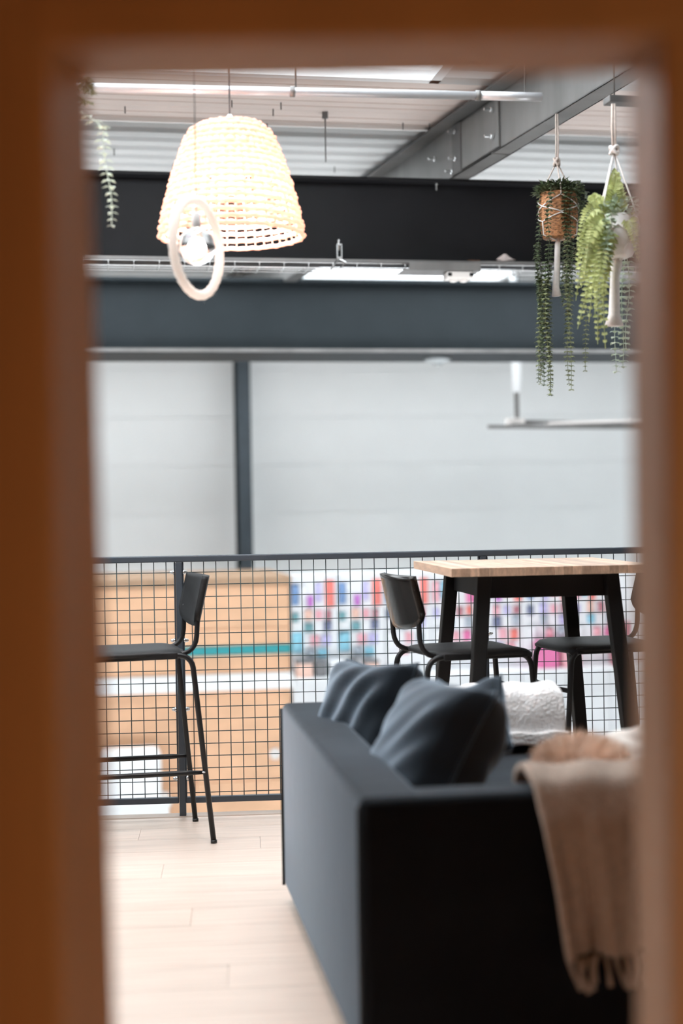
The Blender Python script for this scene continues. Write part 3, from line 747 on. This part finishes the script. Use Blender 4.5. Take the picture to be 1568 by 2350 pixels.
MB().lathe([(.034,SHT-.01),(.034,SHT+.010),(.026,SHT+.022),(.012,SHT+.030),(.006,SHT+.04)], 20).build('top_cap', 'socket', pd, True)
MB().lathe([(.018,SHT-.09),(.022,SHT-.085),(.022,SHT-.012)], 16).build('lamp_socket', 'ply_top', pd, True)
MB().lathe([(.004,SHT-.215),(.028,SHT-.205),(.045,SHT-.18),(.047,SHT-.155),(.036,SHT-.125),(.018,SHT-.095)], 24).build('bulb', 'bulb_on', pd, True)
MB().tube([(0,0,SHT+.035),(.0,0,ZC-pc.z)], .0028, 8).build('cord', 'cable', pd, True)
ld = bpy.data.lights.new('pendant_lamp', 'POINT'); ld.energy = 15; ld.color = (1, .88, .86); ld.shadow_soft_size = .05
lo_ = bpy.data.objects.new('pendant_lamp', ld); C.objects.link(lo_); lo_.location = (pc.x, pc.y, pc.z+SHT-.235)
# rope ring lamp
rc = at(452, 568, 4.38)
rr = thing('rope_ring_lamp', 'upright rope ring lamp with clear globe bulb before the rattan shade', 'lamp', rc, .0)
RR = .146
g = MB(); yaw = 1.16
pts = [(RR*math.cos(a)*math.cos(yaw), RR*math.cos(a)*math.sin(yaw), RR*math.sin(a)) for a in [2*PI*i/160 for i in range(160)]]
g.tube(pts, .0145, 14, True, lambda i, k: 1 + .07*math.sin(k*2*PI/14*3 + i*1.2))
g.build('rope_ring', 'rope', rr, True)
fz = MB(); rn = random.Random(4)
for k in range(260):
    a = rn.uniform(0, 2*PI); c = Vector((RR*math.cos(a)*math.cos(yaw), RR*math.cos(a)*math.sin(yaw), RR*math.sin(a)))
    d = Vector((rn.uniform(-1,1), rn.uniform(-1,1), rn.uniform(-1,1))).normalized(); p = c + d*.013; e = p + d*.010 + Vector((rn.uniform(-.006,.006),)*3)
    s = d.cross(Vector((.3,.5,.8))).normalized()*.0006; fz.add([p-s, p+s, e], [(0,1,2)])
tag(fz.build('fuzz', 'rope', rr), kind='stuff')
GR = .058
prof = [(max(.001, GR*math.cos(a)), GR*math.sin(a)) for a in [-PI/2 + PI*.93*i/20 for i in range(21)]]
MB().lathe(prof, 32, (0, 0, .004), cap=True).build('globe', 'glass', rr, True)
MB().lathe([(.006,.045),(.010,.056),(.014,.060),(.014,.10),(.008,.11)], 16).build('lamp_holder', 'socket', rr, True)
MB().tube([(.008*math.cos(a), .008*math.sin(a), -.01+.004*a) for a in [i*.5 for i in range(26)]], .0012, 5).build('filament', 'filament', rr, True)
ld = bpy.data.lights.new('globe_lamp', 'POINT'); ld.energy = 14; ld.color = (1, .86, .76); ld.shadow_soft_size = .02
lo_ = bpy.data.objects.new('globe_lamp', ld); C.objects.link(lo_); lo_.location = rc
MB().tube([(0,0,.10),(0,0,ZC-rc.z)], .0017, 8).build('cord', 'galv', rr, True)

# ------------------------------------------------------------------ hanging plants
def leaf(g, p, d, n, L, W):
    """A small pointed leaf from p along d with normal n."""
    d = Vector(d).normalized(); s = d.cross(Vector(n)).normalized()*W/2; p = Vector(p); m = p + d*L*.45; nn = s.cross(d).normalized()*L*.10
    g.add([p, m-s+nn, p+d*L, m+s+nn, m], [(0,4,1),(1,4,2),(2,4,3),(3,4,0)])
def strand(root, top, bot, m, L=.022, W=.016, step=.018, name='trailing_strand', sway=.006, seed=0, per=3, droop=.35, r=.0012):
    rn = random.Random(seed); g = MB(); top = Vector(top); bot = Vector(bot); n = max(3, int((top-bot).length/step)); pts = []
    ph = rn.uniform(0, 6)
    for i in range(n+1):
        t = i/n; p = top.lerp(bot, t) + Vector((sway*math.sin(t*7+ph), sway*math.sin(t*5+ph*2), 0)); pts.append(p)
    g.tube(pts, r, 4)
    for i, p in enumerate(pts):
        a0 = rn.uniform(0, 6); sc = (1 - .35*(i/n)**3)*rn.uniform(.8, 1.15)
        for k in range(per):
            a = a0 + 2*PI*k/per
            leaf(g, p, (math.cos(a), math.sin(a), -droop), (0, 0, 1), L*sc, W*sc)
    return g.build(name, m, root)
bc = at(1282, 496, 6.30)
bp = thing('basket_planter', 'woven brown basket of trailing greenery in a macrame hanger below the purlin', 'planter', bc)
BR, BH = .084, .198
def weave(i, k, a): return 1 + .028*math.sin(i*PI + (k % 2)*PI) + .02*math.sin(a*40 + (i % 2)*PI)
prof = [(BR*(.80 + .2*math.sin(min(1, j/44*2.2)*PI/2) - .05*max(0, j/44-.7)/.3), -BH/2 + BH*j/44) for j in range(45)]
MB().lathe(prof, 80, (0,0,0), lambda i, k, a: 1 + .03*math.sin(a*20 + (i//2 % 2)*PI)*(1 if i % 2 else .4)).build('basket', 'basket', bp, True)
MB().lathe([(BR*.93, BH/2-.01), (.01, BH/2+.004)], 24).build('soil', 'soil', bp, True)
zt = at(1283, 292, 6.30).z - bc.z; zk = at(1283, 372, 6.30).z - bc.z
ku = Vector((-.004, 0, zk))
g = MB()
for dx in (-.004, .004): g.tube([(dx, 0, zt+.06), (dx*1.2, .004, (zt+zk)/2), (dx-.003, 0, zk)], .0038, 6)
g.build('hanger_cord', 'cord', bp, True)
MB().tube([(.015*math.cos(a)*(.7+.3*math.sin(2*a))-.004, .014*math.sin(a), zk + .016*math.sin(1.5*a)) for a in [4*PI*i/40 for i in range(41)]], .006, 6).build('knot', 'cord', bp, True)
NA = 6
angs = [2*PI*i/NA - PI/2 for i in range(NA)]
def rim(a, z, k=1.05): return Vector((BR*k*math.cos(a), BR*k*math.sin(a), z))
for i in range(0, NA, 2):
    MB().tube([ku, rim(angs[i], BH/2+.02, .9), rim(angs[i], BH*.40)], .0032, 6).build('hanger_cord', 'cord', bp, True)
def slerp(a, b, z0, z1): return [rim(a+(b-a)*t, z0+(z1-z0)*t) for t in [j/5 for j in range(6)]]
for i in range(0, NA, 2):
    a, b, c_, d_, e_ = [angs[0] + 2*PI/NA*(i+j-1) for j in range(5)]
    for s in (-1, 1):
        MB().tube(slerp(b, b+s*2*PI/NA, BH*.40, BH*.18) + slerp(b+s*2*PI/NA, b, BH*.18, BH*.02), .0026, 6).build('net_cord', 'cord_white', bp, True)
        MB().tube(slerp(b, b+s*2*PI/NA, BH*.0, -BH*.16) + [rim(b+s*2*PI/NA, -BH*.45, 1.0), Vector((0, 0, -BH*.56))], .0026, 6).build('net_cord', 'cord_white', bp, True)
zb = at(1273, 680, 6.30).z - bc.z
MB().tube([(0,0,-BH*.52),(-.006,0,-BH*.62),(-.010,0,(zb-BH*.6)/2),(-.016,0,zb+.04),(-.014,0,zb)], [.010,.011,.012,.014,.019], 10, wob=lambda i, k: 1+.15*math.sin(k*2.5)).build('tassel', 'cord_white', bp, True)
g = MB(); rn = random.Random(11)
for k in range(620):
    a = rn.uniform(0, 2*PI); q = BR*1.1*math.sqrt(rn.uniform(0, 1)); p = Vector((q*math.cos(a), q*math.sin(a), BH/2 + rn.uniform(-.01, .062)*(1-.5*q/BR)))
    leaf(g, p, (math.cos(a)+rn.uniform(-.8,.8), math.sin(a)+rn.uniform(-.8,.8), rn.uniform(-.5,.8)), (rn.uniform(-.3,.3), rn.uniform(-.3,.3), 1), rn.uniform(.020,.038), .012)
tag(g.build('foliage', 'leaf_dark', bp), kind='stuff')
def hang(root, c, d, spec, m, **kw):
    for i, (px0, py0, px1, py1, dy) in enumerate(spec):
        strand(root, at(px0, py0, d+dy) - c, at(px1, py1, d+dy) - c, m, seed=i*7+px0, **kw)
hang(bp, bc, 6.3, [(1238,440,1236,700,-.02),(1236,560,1240,875,.0),(1250,600,1246,882,-.05),(1256,560,1262,905,-.06),(1264,560,1258,870,.03),(1298,430,1302,640,-.10),(1312,430,1310,690,-.09),(1262,420,1258,560,-.11),(1286,520,1294,700,.05),(1246,600,1244,860,.02),(1306,600,1300,760,.0)], 'leaf_dark', L=.024, W=.020, per=4, droop=.5)
hang(bp, bc, 6.3, [(1242,640,1238,880,-.03),(1252,640,1262,903,-.08),(1300,540,1311,893,-.05),(1304,600,1306,880,.0),(1326,440,1322,590,.0),(1334,470,1346,850,.05)], 'leaf_olive', L=.025, W=.023, per=4, step=.0205, droop=.5)
hang(bp, bc, 6.3, [(1330,425,1344,560,.0),(1322,415,1336,600,.04),(1338,440,1354,530,.02),(1316,420,1330,520,-.05)], 'leaf_dark', L=.036, W=.020, step=.018)
# fern planter
fcn = at(1418, 545, 5.0)
fp = thing('fern_planter', 'white pot of light green fern and eucalyptus in a macrame hanger at right', 'planter', fcn)
PR, PHt = .070, .15
MB().lathe([(.03,-PHt/2),(.050,-PHt/2+.01),(.066,-.03),(PR,.01),(PR*.97,PHt/2-.01),(PR*.9,PHt/2)], 32).build('pot', 'pot_white', fp, True)
MB().lathe([(PR*.9, PHt/2-.01), (.008, PHt/2+.006)], 24).build('soil', 'soil', fp, True)
zt = at(1410, 238, 5.0).z - fcn.z; zk = at(1410, 345, 5.0).z - fcn.z; kx = at(1410, 345, 5.0).x - fcn.x
g = MB()
for dx in (-.004, .004): g.tube([(kx+dx, 0, zt), (kx+dx*1.3, .003, (zt+zk)/2), (kx+dx, 0, zk)], .0042, 6)
g.build('hanger_cord', 'cord', fp, True)
MB().tube([(kx+.013*math.cos(a), .013*math.sin(a), zk + .012*math.sin(1.5*a)) for a in [4*PI*i/40 for i in range(41)]], .007, 6).build('knot', 'cord_white', fp, True)
for a in (PI*.95, PI*1.12, PI*1.9, PI*.35):
    MB().tube([(kx, 0, zk), (.9*PR*math.cos(a), .9*PR*math.sin(a), PHt/2+.01), (1.06*PR*math.cos(a), 1.06*PR*math.sin(a), .03)], .0034, 6).build('hanger_cord', 'cord_white', fp, True)
def prim(a, z):
    R = PR*1.05 if z > -.02 else .062
    return Vector((R*math.cos(a), R*math.sin(a), z))
for i in range(4):
    a = PI*.95 + i*PI/2
    for s in (-1, 1):
        MB().tube([prim(a, .035), prim(a+s*PI/8, .015), prim(a+s*PI/4, -.012), prim(a+s*PI/8, -.045), Vector((.0, 0, -PHt*.58))], .0030, 6).build('net_cord', 'cord_white', fp, True)
zb = at(1408, 748, 5.0).z - fcn.z
MB().tube([(0,0,-PHt*.5),(-.006,0,-PHt*.62),(-.012,0,-PHt*.9),(-.016,0,(zb-.05)*.75),(-.018,0,zb)], [.012,.019,.014,.018,.030], 10, wob=lambda i, k: 1+.15*math.sin(k*2.5)).build('tassel', 'cord_white', fp, True)
def frond(root, pts, m, wid=.05, n=22, seed=0):
    rn = random.Random(seed); P = []
    pts = [Vector(p) for p in pts]
    for i in range(n+1): # quadratic through three points
        t = i/n; P.append(pts[0]*(1-t)**2 + pts[1]*2*t*(1-t) + pts[2]*t*t)
    g = MB(); g.tube(P, .0013, 4)
    for i in range(1, n):
        t = i/n; d = (P[i+1]-P[i-1]).normalized(); s = d.cross(Vector((rn.uniform(-.2,.2), -1, .25))).normalized()
        L = wid*(1-t)**.6*min(1, t*5)*rn.uniform(.85, 1.1)
        for q in (-1, 1): leaf(g, P[i], s*q + d*.45 + Vector((0, rn.uniform(-.3,.3), 0)), (0, -1, .3), L, .015)
    return g.build('frond', m, root)
def fr(px0, py0, px1, py1, px2, py2, dy=0, **kw):
    frond(fp, [at(px0, py0, 5.0)-fcn, at(px1, py1, 5.0-.06+dy)-fcn, at(px2, py2, 5.0-.03+dy)-fcn], kw.pop('m', 'leaf_fern'), **kw)
for i, sp in enumerate(((1400,500,1350,430,1326,570,-.05),(1395,500,1345,500,1322,690,-.06),(1398,505,1360,480,1345,610,-.10),(1400,510,1370,540,1352,740,-.10),(1400,510,1362,600,1326,755,-.08),(1402,510,1376,600,1390,800,-.10),
                        (1404,515,1370,640,1372,790,-.04),(1400,505,1365,440,1352,460,.02),(1412,500,1400,440,1412,385,.04),(1420,500,1424,440,1418,420,.05),(1410,500,1378,520,1362,660,.03),(1404,510,1350,560,1334,660,.03),(1408,510,1390,560,1384,700,-.09),(1425,500,1450,480,1465,600,-.05),(1402,508,1372,470,1340,640,-.08),(1404,510,1380,560,1366,720,-.12),(1400,505,1352,470,1322,620,-.02),(1408,505,1410,430,1420,395,.0),(1402,510,1366,580,1345,690,.0))):
    fr(*sp, seed=i, wid=.046)
hang(fp, fcn, 5.0, [(1396,500,1384,640,-.11),(1402,490,1396,600,-.12),(1420,560,1412,852,.10),(1432,560,1428,840,.08),(1440,560,1440,800,.06),(1386,560,1376,720,-.09)], 'leaf_pale', L=.030, W=.026, step=.020, per=3, droop=.35)
g = MB(); rn = random.Random(21)
for k in range(160):
    a = rn.uniform(0, 2*PI); q = PR*1.1*math.sqrt(rn.uniform(0,1)); p = Vector((q*math.cos(a), q*math.sin(a), PHt/2 + rn.uniform(-.01,.05)))
    leaf(g, p, (math.cos(a)+rn.uniform(-.8,.8), math.sin(a)+rn.uniform(-.8,.8), rn.uniform(-.4,.8)), (0,-.3,1), rn.uniform(.02,.034), .02)
tag(g.build('foliage', 'leaf_pale', fp), kind='stuff')
# trailing plant at the left edge
lc = at(140, 262, 4.4)
lp = thing('trailing_plant', 'hanging plant with one pale leafy strand at the left edge of the doorway', 'plant', lc)
MB().lathe([(.03,-.05),(.04,-.045),(.05,.03),(.052,.05)], 24).build('pot', 'pot_white', lp, True)
MB().lathe([(.048,.044),(.006,.052)], 20).build('soil', 'soil', lp, True)
for a in (0, 2.1, 4.2): MB().tube([(.05*math.cos(a), .05*math.sin(a), .05), (0,0,.30), (0,0,ZC-lc.z)], .0015, 5).build('hanger_cord', 'cord', lp, True)
strand(lp, (.045,-.03,.05), at(206,236,4.4)-lc, 'leaf_olive', L=.034, W=.014, step=.009, seed=31, per=4)
strand(lp, at(192,178,4.4)-lc, at(210,214,4.4)-lc, 'leaf_olive', L=.034, W=.014, step=.007, seed=32, per=5)
strand(lp, (.02,-.03,.05), at(205,190,4.4)-lc, 'leaf_olive', L=.03, W=.012, step=.012, seed=3, per=3)
strand(lp, (.03,-.03,.02), at(236,290,4.4)-lc, 'leaf_white', L=.036, W=.024, step=.024, seed=5, per=2)
strand(lp, at(236,290,4.4)-lc, at(258,518,4.4)-lc, 'leaf_white', L=.030, W=.021, step=.020, seed=9, per=3, droop=.3, sway=.005)
